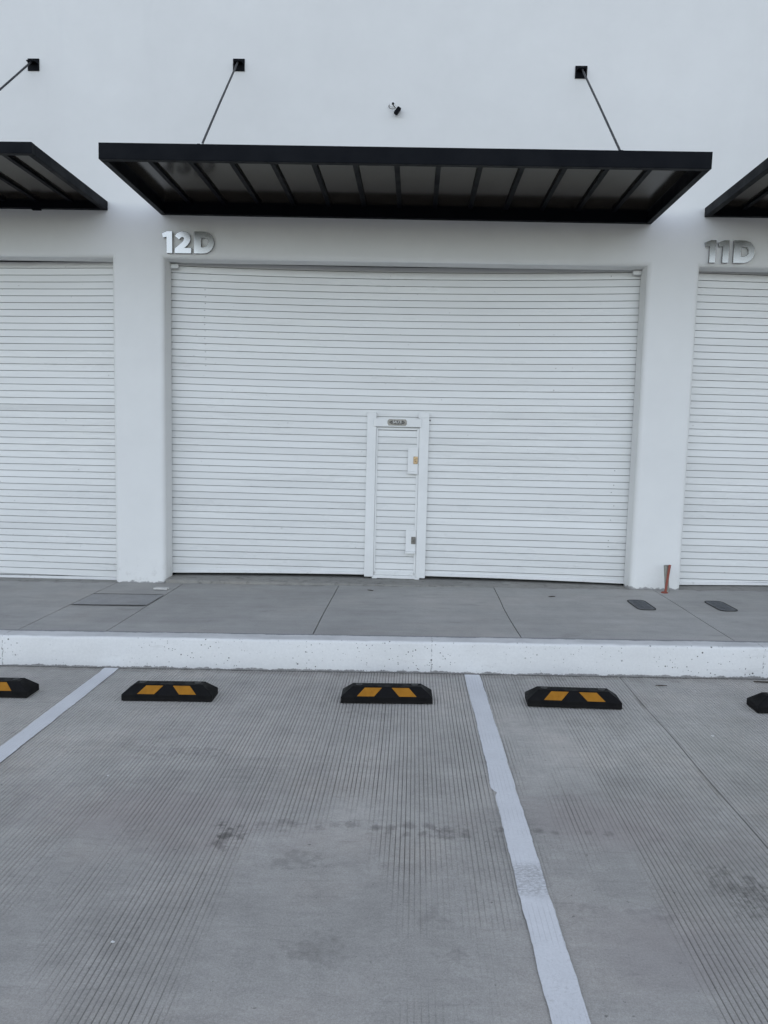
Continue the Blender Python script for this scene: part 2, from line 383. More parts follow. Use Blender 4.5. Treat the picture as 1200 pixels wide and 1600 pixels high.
m = Mat('paper', (.75, .75, .74), .8); m.color(m.mul((.75, .75, .74), m.rng(m.noise(60, 4), .3, .7, .85, 1.1))); PAPER = m.m
m = Mat('twig_bark', (.05, .04, .03), .9); m.color(m.mul((.05, .04, .03), m.rng(m.noise(60, 4), .3, .7, .6, 1.4))); BARK = m.m

# ------------------------------------------------------------------ ground: open yard, parking bays, kerb, pavement
bm = bmesh.new()
vs = [bm.verts.new(p) for p in ((-900, -900, gz(-900)-.03), (900, -900, gz(900)-.03), (900, -1.9, gz(900)-.03), (-900, -1.9, gz(-900)-.03))]
bm.faces.new(vs)
tag(obj('ground', bm, FAR), kind='structure')
# apron of plain concrete round the modelled bays (same fall as the bays, 5 mm lower)
bm = bmesh.new()
q = [bm.verts.new((x_, y_, gz(x_)-.012)) for x_, y_ in ((-14, -9.5), (14, -9.5), (14, -1.9), (-14, -1.9))]
bm.faces.new(q)
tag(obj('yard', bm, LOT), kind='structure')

def bays():
    X0, X1, Y0, Y1 = -5.0, 5.0, -8.2, -1.955
    xs, off, dep, kind = [], [], [], []
    x = X0; k = 0
    while x < X1:
        wv = .0031 + .0012*RNG.random(); p = .0197 + .0040*(RNG.random()-.5)
        xs += [x, x+wv*.27, x+wv*.73, x+wv]; dep += [0, 1, 1, 0]; kind += [k]*4
        x += p; k += 1
    JX = 1.443
    keep = [i for i, v_ in enumerate(xs) if abs(v_-JX) > .0085]
    ins = [(JX-.0045, 0, 0), (JX-.0022, 0, 1), (JX+.0022, 0, 1), (JX+.0045, 0, 0)]
    cols = sorted([(xs[i], dep[i], kind[i], 0) for i in keep] + [(a_, b_, 0, c_) for a_, b_, c_ in ins])
    xs = np.array([c_[0] for c_ in cols]); dep = np.array([c_[1] for c_ in cols]); kind = np.array([c_[2] for c_ in cols]); saw = np.array([c_[3] for c_ in cols])
    strength = RNG.random(k+1)*.55+.55
    ys = np.concatenate([np.arange(Y0, -5.6, .1), np.arange(-5.6, Y1-.01, .025), [Y1]])
    Xg, Yg = np.meshgrid(xs, ys)
    # how much of the tining survived: strong at right and by the kerb, trowelled or worn off in patches nearer the camera
    heavy = sstep(.86, 1.0, Xg)
    n_big = vnoise(Xg*1.5+20, Yg*1.0+9, 3)-.5; n_str = vnoise(Xg*7+3, Yg*.9, 4)-.5; n_mid = vnoise(Xg*4, Yg*3.1, 5)-.5
    base = .80 - .34*sstep(-3.2, -4.4, Yg) - .06*sstep(-4.4, -5.4, Yg)
    msk = base + .50*n_big + .28*n_str + .45*n_mid
    msk -= .22*sstep(.16, .0, np.abs(Xg-.72)-.10)
    msk -= .22*sstep(.2, .0, np.abs(Xg+.35)-.25)*sstep(-3.9, -4.3, Yg)
    msk += .26*sstep(.16, .0, np.abs(Xg+.80)-.16)*sstep(-3.6, -4.1, Yg)
    msk += .16*sstep(-1.1, -1.5, Xg)*(Yg > -4.0)
    msk += .10*sstep(.12, .0, np.abs(Xg-.15)-.22)
    msk = msk*(1-heavy) + heavy*(.86+.5*n_big+.35*n_str)
    msk = sstep(.12, .88, msk)
    brk = .5*vnoise(kind[None, :]*1.37+Xg*0, Yg*9, 6) + .5*vnoise(kind[None, :]*2.11+Xg*0, Yg*27, 18)                   # each groove skips and chips along its length
    msk = msk*sstep(.22, .52, brk*.75 + msk*.42)
    D = dep[None, :]*msk*strength[kind][None, :]
    wav = .0025*(vnoise(Yg*1.3+kind[None, :]*.013, Xg*.6, 8)-.5)*2
    Z = gz(Xg) - .0045*D + .0035*(vnoise(Xg*2.2, Yg*2.2, 11)-.5)
    # the sawn joint between two slabs
    jd = np.repeat(saw[None, :].astype(float), len(ys), 0)
    Z -= .010*jd
    wav = wav + np.where(np.abs(Xg-1.443) < .006, .010*(vnoise(Yg*2.0, Yg*0, 12)-.5), 0)
    att = np.clip(D + jd*1.4, 0, 1.5)
    nx, ny = len(xs), len(ys)
    co = np.stack([Xg+wav, Yg, Z], -1).reshape(-1, 3).astype(np.float32)
    idx = np.arange(nx*ny).reshape(ny, nx)
    f = np.stack([idx[:-1, :-1], idx[:-1, 1:], idx[1:, 1:], idx[1:, :-1]], -1).reshape(-1, 4)
    me = bpy.data.meshes.new('parking_lot')
    me.vertices.add(len(co)); me.vertices.foreach_set('co', co.ravel())
    me.loops.add(f.size); me.loops.foreach_set('vertex_index', f.ravel().astype(np.int32))
    me.polygons.add(len(f)); me.polygons.foreach_set('loop_start', (np.arange(len(f))*4).astype(np.int32))
    me.polygons.foreach_set('loop_total', np.full(len(f), 4, np.int32))
    me.update(calc_edges=True)
    a = me.attributes.new('groove', 'FLOAT', 'POINT'); a.data.foreach_set('value', att.ravel().astype(np.float32))
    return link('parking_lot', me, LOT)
tag(bays(), kind='structure')

def line(xc, wd, y0, y1, seed, notch=None):
    bm = bmesh.new(); L_, R2 = [], []
    n = int((y1-y0)/.012)
    for i in range(n+1):
        y = y0 + (y1-y0)*i/n
        e1 = .006*n1(y*7, seed) + .004*n1(y*31, seed+1) + .0025*n1(y*80, seed+4); e2 = .006*n1(y*7, seed+2) + .004*n1(y*31, seed+3) + .0025*n1(y*80, seed+5)
        if notch: e1 += .016*math.exp(-((y-notch)/.025)**2) - .012*(1 if notch < y < notch+.3 else 0)*max(0, 1-(y-notch)/.3)
        a, b = xc - wd/2 + e1 - .0124*(y+2), xc + wd/2 + e2 - .0124*(y+2)
        L_.append(bm.verts.new((a, y, gz(a)+.0045))); R2.append(bm.verts.new((b, y, gz(b)+.0045)))
    for i in range(n): bm.faces.new((L_[i], R2[i], R2[i+1], L_[i+1]))
    return bm
tag(obj('parking_line', line(-2.079, .104, -8.2, -1.995, 21), LINE), kind='structure')
tag(obj('parking_line', line(.436, .107, -8.2, -2.0, 31, -3.70), LINE), kind='structure')

def kerb():
    bm = bmesh.new(); prof = [(-1.9715, -.15), (-1.9705, .02), (-1.9695, HP-.016), (-1.967, HP-.007), (-1.961, HP-.001), (-1.952, HP+.002), (-1.90, HP+.002), (-1.815, HP+.0025)]
    rows = []; n = 480
    for i in range(n+1):
        x = -12 + 24*i/n; row = []
        for k, (y, z) in enumerate(prof):
            j = .007*n1(x*1.3, 40) + .003*n1(x*9, 41+k)
            jz = (.005*n1(x*2.0, 50) + .0035*n1(x*14, 52)) if k in (2, 3, 4, 5) else 0
            row.append(bm.verts.new((x, y + (j if k < 5 else 0), z + jz + gz(x))))
        rows.append(row)
    for a, b in zip(rows, rows[1:]):
        for k in range(len(prof)-1): bm.faces.new((a[k], b[k], b[k+1], a[k+1]))
    return obj('kerb', bm, KERB, smooth=True)
tag(kerb(), kind='structure')

def pavement():
    bm = bmesh.new()
    JX = [-12, -9, -6.0, -4.35, -2.850, -2.197, -.6925, .790, 2.277, 4.0, 6.0, 9, 12]
    G = .0035; ys = [-1.83 + 1.828*i/14 for i in range(15)]
    def jl(j, y):
        if abs(j) > 5: return j
        return j + .006*n1(y*2+j*5, 60) + (-.012*math.sin((y+1.83)*1.7) if abs(j-.79) < .01 else 0)
    for a, b in zip(JX, JX[1:]):
        nx = max(2, int((b-a)/.12)); rows = []
        for y in ys:
            g = G*(.8 + .5*(n1(y*9+a, 61)+.5)); row = []
            yy = y + (.012*n1(a*3+y, 62) if y > -.01 else 0)
            x0, x1 = jl(a, y)+g, jl(b, y)-g
            for i in range(nx+1):
                x = x0 + (x1-x0)*i/nx
                ye = yy - (.007*(n1(x*11, 63)+.5) if y > -.01 else 0)
                row.append(bm.verts.new((x, ye, HP + gz(x) + .003*n1(x*1.7, 64)*(1 if y > -1.7 else 0))))
            rows.append(row)
        for r0, r1 in zip(rows, rows[1:]):
            for i in range(nx):
                f = bm.faces.new((r0[i], r0[i+1], r1[i+1], r1[i]))
        # slab edges going down into the joints
        ring = [r[0] for r in rows][::-1] + [v_ for v_ in rows[0][1:]] + [r[-1] for r in rows[1:]] + [v_ for v_ in rows[-1][-2:0:-1]]
        low = [bm.verts.new((v_.co.x, v_.co.y, v_.co.z-.02)) for v_ in ring]
        for i in range(len(ring)):
            j = (i+1) % len(ring); bm.faces.new((ring[i], low[i], low[j], ring[j]))
    # bed under the joints
    q = [bm.verts.new((x_, y_, HP-.018+gz(x_))) for x_, y_ in ((-12, -1.86), (12, -1.86), (12, .02), (-12, .02))]
    f = bm.faces.new(q); f.material_index = 1
    return obj('pavement', bm, [PAVE, JOINT])
tag(pavement(), kind='structure')
# cast-in concrete patch between the two left joints
bm = bmesh.new()
pp = []
for i in range(25):
    t = i/24; pp.append((-2.836+.633*t, -1.003+.004*n1(t*9, 70)+.01*max(0, t-.6)))
for i in range(25):
    t = 1-i/24; pp.append((-2.836+.633*t, -.572+.003*n1(t*9, 71)))
a = [bm.verts.new((x_, y_, HP+gz(x_)+.0055)) for x_, y_ in pp]; bm.faces.new(a)
bm2 = [(x_, y_) for x_, y_ in pp]
obj_patch = obj('inspection_slab', bm, PATCH)
tag(obj_patch, 'smooth darker concrete slab set flush between two pavement joints near the left pillar', 'slab')
bm = bmesh.new()
for y_ in (-.572, -1.003):
    for i in range(24):
        t0, t1 = i/24, (i+1)/24
        h = lambda t: ((.0038 if y_ < -.9 else .0058)+.003*(n1(t*14+y_, 72)+.5))
        ex = lambda t: (.004*n1(t*9, 70)+.01*max(0, t-.6)) if y_ < -.9 else .003*n1(t*9, 71)
        p = [(-2.836+.633*t0, y_+ex(t0)-h(t0)), (-2.836+.633*t1, y_+ex(t1)-h(t1)), (-2.836+.633*t1, y_+ex(t1)+h(t1)), (-2.836+.633*t0, y_+ex(t0)+h(t0))]
        bm.faces.new([bm.verts.new((x_, yq, HP+gz(x_)+.0085)) for x_, yq in p])
obj('joint', bm, JOINT, obj_patch)

# ------------------------------------------------------------------ the building
X1, X2, X3, X4 = -2.874, -2.376, 2.066, 2.538
LZ = 3.236; WT = .20; HB = 12.0
bld = empty('warehouse_building', (0, 0, 0))
tag(bld, 'long white plastered warehouse with grey-white roller doors between rounded pillars', 'warehouse')
def wall():
    bm = bmesh.new()
    xs = [-12.0, -7.316, X1, X2, X3, X4, 6.98, 12.0]; zs = [-.3, LZ, HB]
    V = {}
    def gv(i, k, y):
        if (i, k, y) not in V: V[(i, k, y)] = bm.verts.new((xs[i], y, zs[k] - (.0019*xs[i] if k == 1 else 0)))
        return V[(i, k, y)]
    hole = lambda i, k: k == 0 and i in (1, 3, 5)
    for i in range(7):
        for k in range(2):
            if hole(i, k): continue
            bm.faces.new((gv(i, k, 0), gv(i+1, k, 0), gv(i+1, k+1, 0), gv(i, k+1, 0)))
            bm.faces.new((gv(i, k, WT), gv(i, k+1, WT), gv(i+1, k+1, WT), gv(i+1, k, WT)))
    bev = []
    for i in (1, 3, 5):
        for a, b in (((i, 0), (i, 1)), ((i, 1), (i+1, 1)), ((i+1, 1), (i+1, 0))):
            f = bm.faces.new((gv(*a, 0), gv(*b, 0), gv(*b, WT), gv(*a, WT)))
            for e in f.edges:
                if all(abs(v_.co.y) < 1e-6 for v_ in e.verts): bev.append(e)
    bmesh.ops.recalc_face_normals(bm, faces=bm.faces)
    bmesh.ops.bevel(bm, geom=bev, offset=.045, segments=6, affect='EDGES', profile=.5)
    o = obj('wall', bm, WALL, bld)
    for p in o.data.polygons: p.use_smooth = min(abs(p.normal.x), 1) not in (0, 1) and 0.02 < abs(p.normal.y) < .999
    return o
wall()
bm = bmesh.new()
box(bm, -12, -11.8, WT+.002, 16, -.3, HB-.25); box(bm, 11.8, 12, WT+.002, 16, -.3, HB-.25); box(bm, -12, 12, 16.002, 16.2, -.3, HB-.25)
obj('wall', bm, WALL, bld)
bm = bmesh.new(); box(bm, -11.79, 11.79, WT+.004, 15.99, HB-.45, HB-.28); obj('roof', bm, ROOF, bld)
bm = bmesh.new(); box(bm, -11.79, 11.79, .5, 15.9, -.25, .10); obj('floor', bm, DARKIN, bld)
bm = bmesh.new(); box(bm, -12.05, 12.05, -.035, .28, HB, HB+.06, .008); obj('coping', bm, WALL, bld)

# raised concrete sills inside the openings
for (a, b, zl, zr) in ((X2, X3, .212, .243), (X4, 6.98, .258, .33), (-7.316, X1, .075, .146)):
    bm = bmesh.new(); n = 60; rows = []
    for i in range(n+1):
        x = a+.0015 + (b-a-.003)*i/n; zt = zl+(zr-zl)*i/n
        e = -.006 - .012*(n1(x*9, 80)+.5) - .006*n1(x*33, 81)
        rows.append([bm.verts.new(p) for p in ((x, e, HP+gz(x)-.03), (x, e+.002, zt-.008+.004*n1(x*20, 82)), (x, e+.016, zt), (x, .7, zt), (x, .7, -.2))])
    for r0, r1 in zip(rows, rows[1:]):
        for k in range(4): bm.faces.new((r0[k], r1[k], r1[k+1], r0[k+1]))
    obj('door_sill', bm, THRESH, bld)

YC, PITCH = .212, .0657
def bow(x, x0, x1):
    t = (x-(x0+x1)/2)/((x1-x0)/2); return max(0.0, 1-t*t)
def slats(x0, x1, zref, zbl, zbr, ztop, nx, B, Sg, yoff=0.0, xb=None, seed=0, groove=.0056, depth=.014, ref_tilt=.0, odd=()):
    """ribbed steel curtain: flat slats parted by narrow deep joints, hanging with a slight inward belly"""
    bx0, bx1 = xb or (x0, x1)
    rnd = random.Random(seed); bm = bmesh.new(); tone = []
    k0 = -int((ztop-zref)/PITCH)-1; levels = []           # (z at centre, y offset, slat index)
    k = k0
    while zref - k*PITCH > min(zbl, zbr)+.02:
        zj = zref - k*PITCH; t1, t2 = rnd.uniform(-.0007, .0007), rnd.uniform(-.0007, .0007)
        levels += [(zj-groove/2, 0+t1, k), (zj-groove*.42, depth, k), (zj+groove*.42, depth, k-1), (zj+groove/2, 0+t2, k-1)][::-1]
        k += 1
    grid = []
    for z, y, s in levels:
        if z > ztop: continue
        row = []
        for i in range(nx+1):
            x = x0+(x1-x0)*i/nx; b = bow(x, bx0, bx1)
            row.append((x, YC+yoff+y+B*b, z - Sg*b + ref_tilt*(x-(bx0+bx1)/2)*0, s))
        grid.append(row)
    last = []
    for i in range(nx+1):
        x = x0+(x1-x0)*i/nx; b = bow(x, bx0, bx1)
        last.append((x, YC+yoff+B*b, zbl+(zbr-zbl)*(x-bx0)/(bx1-bx0)+.011*b, k))
    grid.append(last)
    first = [(p[0], p[1], ztop, k0) for p in grid[0]]; grid.insert(0, [(p[0], YC+yoff+B*bow(p[0], bx0, bx1), ztop, k0) for p in grid[0]])
    V = [[bm.verts.new(p[:3]) for p in r] for r in grid]
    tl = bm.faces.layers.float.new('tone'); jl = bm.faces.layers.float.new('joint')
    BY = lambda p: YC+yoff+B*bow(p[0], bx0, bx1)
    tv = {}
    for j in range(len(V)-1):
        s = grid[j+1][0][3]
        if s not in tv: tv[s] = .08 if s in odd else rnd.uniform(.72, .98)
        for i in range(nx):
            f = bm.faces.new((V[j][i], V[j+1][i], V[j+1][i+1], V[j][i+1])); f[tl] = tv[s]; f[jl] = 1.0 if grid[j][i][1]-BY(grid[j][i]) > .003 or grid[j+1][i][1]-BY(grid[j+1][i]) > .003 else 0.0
    return bm
def finish_curtain(bm, name, parent, mats):
    bmesh.ops.recalc_face_normals(bm, faces=bm.faces)
    if sum(f.normal.y*f.calc_area() for f in bm.faces) > 0: bmesh.ops.reverse_faces(bm, faces=bm.faces)
    me = bpy.data.meshes.new(name); bm.to_mesh(me); bm.free()
    return link(name, me, mats, parent)
def rail(x0, x1, zl, zr, B, h=.028, y0=-.012, y1=.02, lift=.011):
    bm = bmesh.new(); rows = []; n = 28
    for i in range(n+1):
        x = x0+(x1-x0)*i/n; b = bow(x, x0, x1); z = zl+(zr-zl)*i/n + lift*b; y = YC+B*b
        rows.append([bm.verts.new(p) for p in ((x, y+y1, z), (x, y+y0, z), (x, y+y0, z+h-.004), (x, y+y0+.004, z+h), (x, y+y1, z+h))])
    for r0, r1 in zip(rows, rows[1:]):
        for k in range(5): bm.faces.new((r0[k], r1[k], r1[(k+1) % 5], r0[(k+1) % 5]))
    bm.faces.new(rows[0]); bm.faces.new(rows[-1][::-1])
    return bm

# --- main door (centre)
BM, SG = .115, .013
DX0, DX1 = -2.50, 2.19
bm = slats(DX0, DX1, 3.158, .262, .290, 3.257, 40, BM, SG, seed=3)
for zc in [3.158-PITCH*(j+.5) for j in range(2, 14)]:             # rivet heads
    x = -2.06+random.uniform(-.006, .006); b = bow(x, DX0, DX1)
    lathe(bm, [(.004, 0), (.003, .003)], 8, (x, YC+BM*b, zc-SG*b+random.uniform(.015, .024)), 'Y')
    for f in list(bm.faces)[-9:]: f.material_index = 1
for zc in [.62, .68, .88, 1.02, 1.15, 1.22, 1.36]:
    x = 1.93+random.uniform(-.03, .02); b = bow(x, DX0, DX1)
    lathe(bm, [(.004, 0), (.003, .003)], 8, (x, YC+BM*b, zc), 'Y')
    for f in list(bm.faces)[-9:]: f.material_index = 1
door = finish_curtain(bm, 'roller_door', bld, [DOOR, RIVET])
door['label'] = 'white roller door with a small wicket door near its middle'
obj('bottom_rail', rail(DX0, DX1, .236, .264, BM), FRAME, door)
for (xa, xb_) in ((X2+.004, X2+.078), (X3-.078, X3-.004)):
    bm = bmesh.new(); zb = LZ-.05
    box(bm, xa, xb_, .165, .199, zb, zb+.040, .003); obj('guide_bracket', bm, FRAME, door)
# wicket door: leaf, posts, header, sign, two lock boxes
WY = YC + BM*bow(-.17, DX0, DX1)
zx = lambda z: 1.6+(z-1.6)*(6.95+WY-.03)/7.12      # measured heights, taken to the depth of the leaf
zX = lambda x: x*(6.95+WY-.03)/7.12
bm = slats(zX(-.371), zX(.034), 3.158-SG, zx(.315), zx(.313), zx(1.722), 3, 0, 0, yoff=WY-YC-.016, seed=9, depth=.009)
leaf = finish_curtain(bm, 'wicket_door', door, [DOOR])
bm = bmesh.new()
for (xa, xb_) in ((-.462, -.373), (.0415, .1335)):
    box(bm, zX(xa), zX(xb_), WY-.045, WY-.002, zx(.268), zx(1.868), .004)
    p = obj('wicket_post', bm, FRAME, door); bm = bmesh.new()
bm.free()
bm = bmesh.new(); box(bm, zX(-.372), zX(-.356), WY-.030, WY-.012, zx(.31), zx(1.722), .002); box(bm, zX(.020), zX(.0405), WY-.030, WY-.012, zx(.31), zx(1.722), .002)
box(bm, zX(-.355), zX(.019), WY-.030, WY-.012, zx(1.703), zx(1.724), .002); box(bm, zX(-.355), zX(.019), WY-.030, WY-.012, zx(.288), zx(.325), .002)
obj('leaf_frame', bm, FRAME, door)
bm = bmesh.new(); box(bm, zX(-.400), zX(.062), WY-.056, WY-.0465, zx(1.731), zx(1.809), .003); obj('wicket_header', bm, FRAME, door)
bm = bmesh.new(); box(bm, zX(-.3725), zX(.041), WY-.040, WY-.002, zx(.256), zx(.286), .003); obj('wicket_sill', bm, FRAME, door)
bm = bmesh.new()
box(bm, zX(.030), zX(.134), WY-.050, WY-.0460, zx(1.822), zx(1.874), .004); obj('post_cap', bm, FRAME, door)
for xa in (-.385, .030):
    bm = bmesh.new(); box(bm, zX(xa), zX(xa+.05), WY-.043, WY-.012, zx(.252), zx(.2675), .004); obj('hinge_foot', bm, FRAME, door)
bm = bmesh.new(); lathe(bm, [(.007, 0), (.007, .01), (.004, .014)], 10, (zX(.140), WY-.003, zx(1.80)), 'Y'); obj('screw', bm, RIVET, door)
for (za, zb, mt, la, lb) in ((1.283, 1.536, BRASS, 1.380, 1.451), (.508, .735, GREYLOCK, .602, .673)):
    bm = bmesh.new(); box(bm, zX(-.063), zX(.034), WY-.040, WY-.031, zx(za+.022), zx(zb), .002)
    box(bm, zX(-.066), zX(.0365), WY-.058, WY-.0315, zx(za), zx(za+.0215), .003)
    pl = obj('lock_box', bm, FRAME, door)
    bm = bmesh.new(); box(bm, zX(-.009), zX(.033), WY-.048, WY-.0405, zx(la), zx(lb), .004)
    lathe(bm, [(.011, 0), (.010, .006), (.006, .008)], 14, (zX(.012), WY-.048, zx((la+lb)/2-.008)), 'Y')
    obj('lock', bm, mt, door)
    bm = bmesh.new(); box(bm, zX(.0105), zX(.0135), WY-.0575, WY-.0562, zx((la+lb)/2-.014), zx((la+lb)/2-.003)); obj('keyhole', bm, BLACK, door)
# maker's sign: octagonal plate, dark field, pale letters, arrow shapes
sx0, sx1, sz0, sz1 = zX(-.266), zX(-.080), zx(1.743), zx(1.803)
bm = bmesh.new(); cx, cz, hw, hh = (sx0+sx1)/2, (sz0+sz1)/2, (sx1-sx0)/2, (sz1-sz0)/2
octo = [(-hw, -hh*.45), (-hw*.86, -hh), (hw*.86, -hh), (hw, -hh*.45), (hw, hh*.45), (hw*.86, hh), (-hw*.86, hh), (-hw, hh*.45)]
SY = WY-.0565
def xzprism(bm, pts, y0, y1, mi=0):
    a = [bm.verts.new((cx+x_, y0, cz+z_)) for x_, z_ in pts]; b = [bm.verts.new((cx+x_, y1, cz+z_)) for x_, z_ in pts]; n = len(pts)
    for f in [bm.faces.new(a), bm.faces.new(b[::-1])] + [bm.faces.new((a[k], b[k], b[(k+1) % n], a[(k+1) % n])) for k in range(n)]: f.material_index = mi
xzprism(bm, octo, SY-.004, SY)
plate = obj('sign_plate', bm, PLATE, door)
bm = bmesh.new()
for s in (-1, 1):                                             # black arrow shapes either side of the word
    for zz_ in (-1, 1):
        xzprism(bm, [(s*.078, .001*zz_), (s*.048, zz_*.003), (s*.046, zz_*.012), (s*.058, zz_*.013)], SY-.0052, SY-.0045)
xzprism(bm, [(-.047, -.010), (.047, -.010), (.047, .017), (-.047, .017)], SY-.0050, SY-.0044)
for i in range(9):                                            # worn small print of the second row, no longer legible
    x_ = -.044+i*.0105; hgt = .006+.003*((i*7) % 3)
    xzprism(bm, [(x_, -.022), (x_+.006, -.022), (x_+.006, -.022+hgt), (x_, -.022+hgt)], SY-.0050, SY-.0044)
obj('sign_print', bm, BLACK, door)
def text_mesh(name, body, size, loc, mat, parent, ext=.0006, offset=0.0, sx=1.0):
    cu = bpy.data.curves.new(name, 'FONT'); cu.body = body; cu.size = size; cu.extrude = ext; cu.align_x = 'CENTER'; cu.align_y = 'CENTER'; cu.offset = offset
    t = bpy.data.objects.new(name, cu); COL.objects.link(t)
    bpy.context.view_layer.update()
    me = bpy.data.meshes.new_from_object(t.evaluated_get(bpy.context.evaluated_depsgraph_get()))
    bpy.data.objects.remove(t); bpy.data.curves.remove(cu)
    me.transform(Matrix.Translation(loc) @ Matrix.Rotation(math.pi/2, 4, 'X') @ Matrix.Diagonal((sx, 1, 1, 1)))
    me.name = name
    return link(name, me, mat, parent)
text_mesh('sign_lettering', 'SALCE', .031, (cx, SY-.0058, cz+.0035), PALE, door, offset=.0005, sx=1.0)

# --- neighbouring doors
ax0, ax1 = -7.40, X1+.12
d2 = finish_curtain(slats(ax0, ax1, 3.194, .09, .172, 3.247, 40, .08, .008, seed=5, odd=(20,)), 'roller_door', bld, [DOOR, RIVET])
d2['label'] = 'roller door at the left edge, one slat greyer than the rest'
obj('bottom_rail', rail(ax0, ax1, .064, .146, .08, lift=0.0), FRAME, d2)
bx0, bx1 = X4-.10, 7.08
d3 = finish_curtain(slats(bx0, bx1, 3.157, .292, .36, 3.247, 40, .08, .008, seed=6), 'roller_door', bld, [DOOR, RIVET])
d3['label'] = 'roller door at the right edge beneath the 11D numerals'
obj('bottom_rail', rail(bx0, bx1, .268, .338, .08, lift=0.0), FRAME, d3)
bm = bmesh.new(); box(bm, X4+.003, X4+.022, .185, .198, LZ-.065, LZ-.012, .002); obj('guide_bracket', bm, STEEL, d3)

# ------------------------------------------------------------------ canopies
def canopy(x0, x1, zb, h, tilt, ribs, rods, label, tab=None, proj=1.368):
    """black steel frame with a smoked sheet on flat ribs, hung from the wall by two rods"""
    xc = (x0+x1)/2; hw = (x1-x0)/2
    t = empty('canopy', (xc, 0, zb), (0, tilt, 0)); tag(t, label, 'canopy', 'black steel canopies over the roller doors')
    BW = .05
    bm = bmesh.new(); box(bm, -hw, hw, -proj, -proj+BW, 0, h, .003); obj('front_beam', bm, STEEL, t)
    bm = bmesh.new(); box(bm, -hw+BW+.001, hw-BW-.001, -BW-.004, -.004, 0, h-.003, .003); obj('rear_beam', bm, STEEL, t)
    for s in (-1, 1):
        bm = bmesh.new(); xa = -hw if s < 0 else hw-BW
        box(bm, xa, xa+BW, -proj+BW+.001, -.003, 0, h-.0015, .003); obj('side_beam', bm, STEEL, t)
    rb = h-.031
    for rx in ribs:
        bm = bmesh.new(); box(bm, rx-xc-.0195, rx-xc+.0195, -proj+BW+.002, -BW-.006, rb, h-.008, .002); obj('rib', bm, STEEL, t)
    bm = bmesh.new(); box(bm, -hw+BW+.002, hw-BW-.002, -proj+BW+.002, -BW-.005, h-.0078, h-.0015); obj('roof_sheet', bm, SHEET, t)
    for (px, pz, fx) in rods:
        pz -= zb; px -= xc; fx -= xc
        bm = bmesh.new(); box(bm, px-.053, px+.053, -.009, -.0005, pz-.053, pz+.053, .002)
        wp = obj('wall_plate', bm, STEEL, t)
        bm = bmesh.new(); box(bm, px-.040, px+.040, -.062, -.0095, pz+.006, pz+.014, .001); obj('lug', bm, STEEL, wp)
        bm = bmesh.new(); lathe(bm, [(.012, 0), (.012, .012), (.006, .016)], 6, (px+.003, -.035, pz+.014)); obj('bolt', bm, STEEL, wp)
        bm = bmesh.new(); tube(bm, [(px, -.045, pz+.004), (px+(fx-px)*.5, -.045-(proj-.08)*.5, (pz+h)/2-.0), (fx, -proj+.045, h-.004)], .0085, 10)
        obj('hanger_rod', bm, ROD, t)
        bm = bmesh.new(); box(bm, fx-.022, fx+.022, -proj+.012, -proj+.075, h-.001, h+.007, .002); obj('rod_foot', bm, STEEL, t)
        bm = bmesh.new(); box(bm, fx+.004, fx+.022, -proj+.002, -proj+.011, h-.001, h+.006, .002); obj('sealant_bead', bm, FRAME, t)
    if tab:
        bm = bmesh.new(); box(bm, tab-xc-.04, tab-xc+.04, -.045, -.012, -.014, -.0005, .002); obj('fixing_tab', bm, STEEL, t)
    return t
canopy(-2.396, 2.073, 3.607, .118, .0074, [-2.114+.3196*i for i in range(13)], [(-1.689, 4.931, -1.642), (1.376, 4.902, 1.436)],
       'complete black steel canopy in the middle, over the door with the wicket')
canopy(-7.36, -2.899, 3.668, .083, .004, [-3.215-.3196*i for i in range(13)], [(-3.576, 4.945, -3.62), (-6.64, 4.97, -6.6)],
       'black steel canopy cut off by the left edge of the picture', tab=-3.56)
canopy(2.541, 7.0, 3.650, .083, .004, [2.86+.3196*i for i in range(13)], [(3.255, 4.89, 3.30), (6.3, 4.86, 6.35)],
       'black steel canopy at the right edge above the 11D numerals')

# ------------------------------------------------------------------ unit numbers in polished steel
def arc(cx_, cz_, rx, rz, a0, a1, n):
    return [(cx_+rx*math.cos(math.radians(a0+(a1-a0)*i/n)), cz_+rz*math.sin(math.radians(a0+(a1-a0)*i/n))) for i in range(n+1)]
ONE = [[(100, 0), (100, 203), (52, 203), (0, 182), (10, 142), (44, 150), (44, 0)]]
TWO = [[(0, 0), (160, 0), (160, 50), (94, 50), (124, 76), (144, 102), (152, 126), (152, 146), (146, 168), (134, 184), (118, 195), (98, 201.5), (74, 203), (52, 200), (34, 192), (17, 178), (3, 158), (44, 126), (54, 139), (64, 147), (74, 150), (84, 147), (90, 138), (88, 125), (80, 112), (68, 99), (0, 42)]]
DEE = [[(0, 0), (85, 0)] + arc(88, 101.5, 104, 101.5, -88, 88, 22) + [(85, 203), (0, 203)], [(68, 58), (90, 58)] + arc(92, 102, 44, 44, -86, 86, 14) + [(90, 146), (68, 146)]]
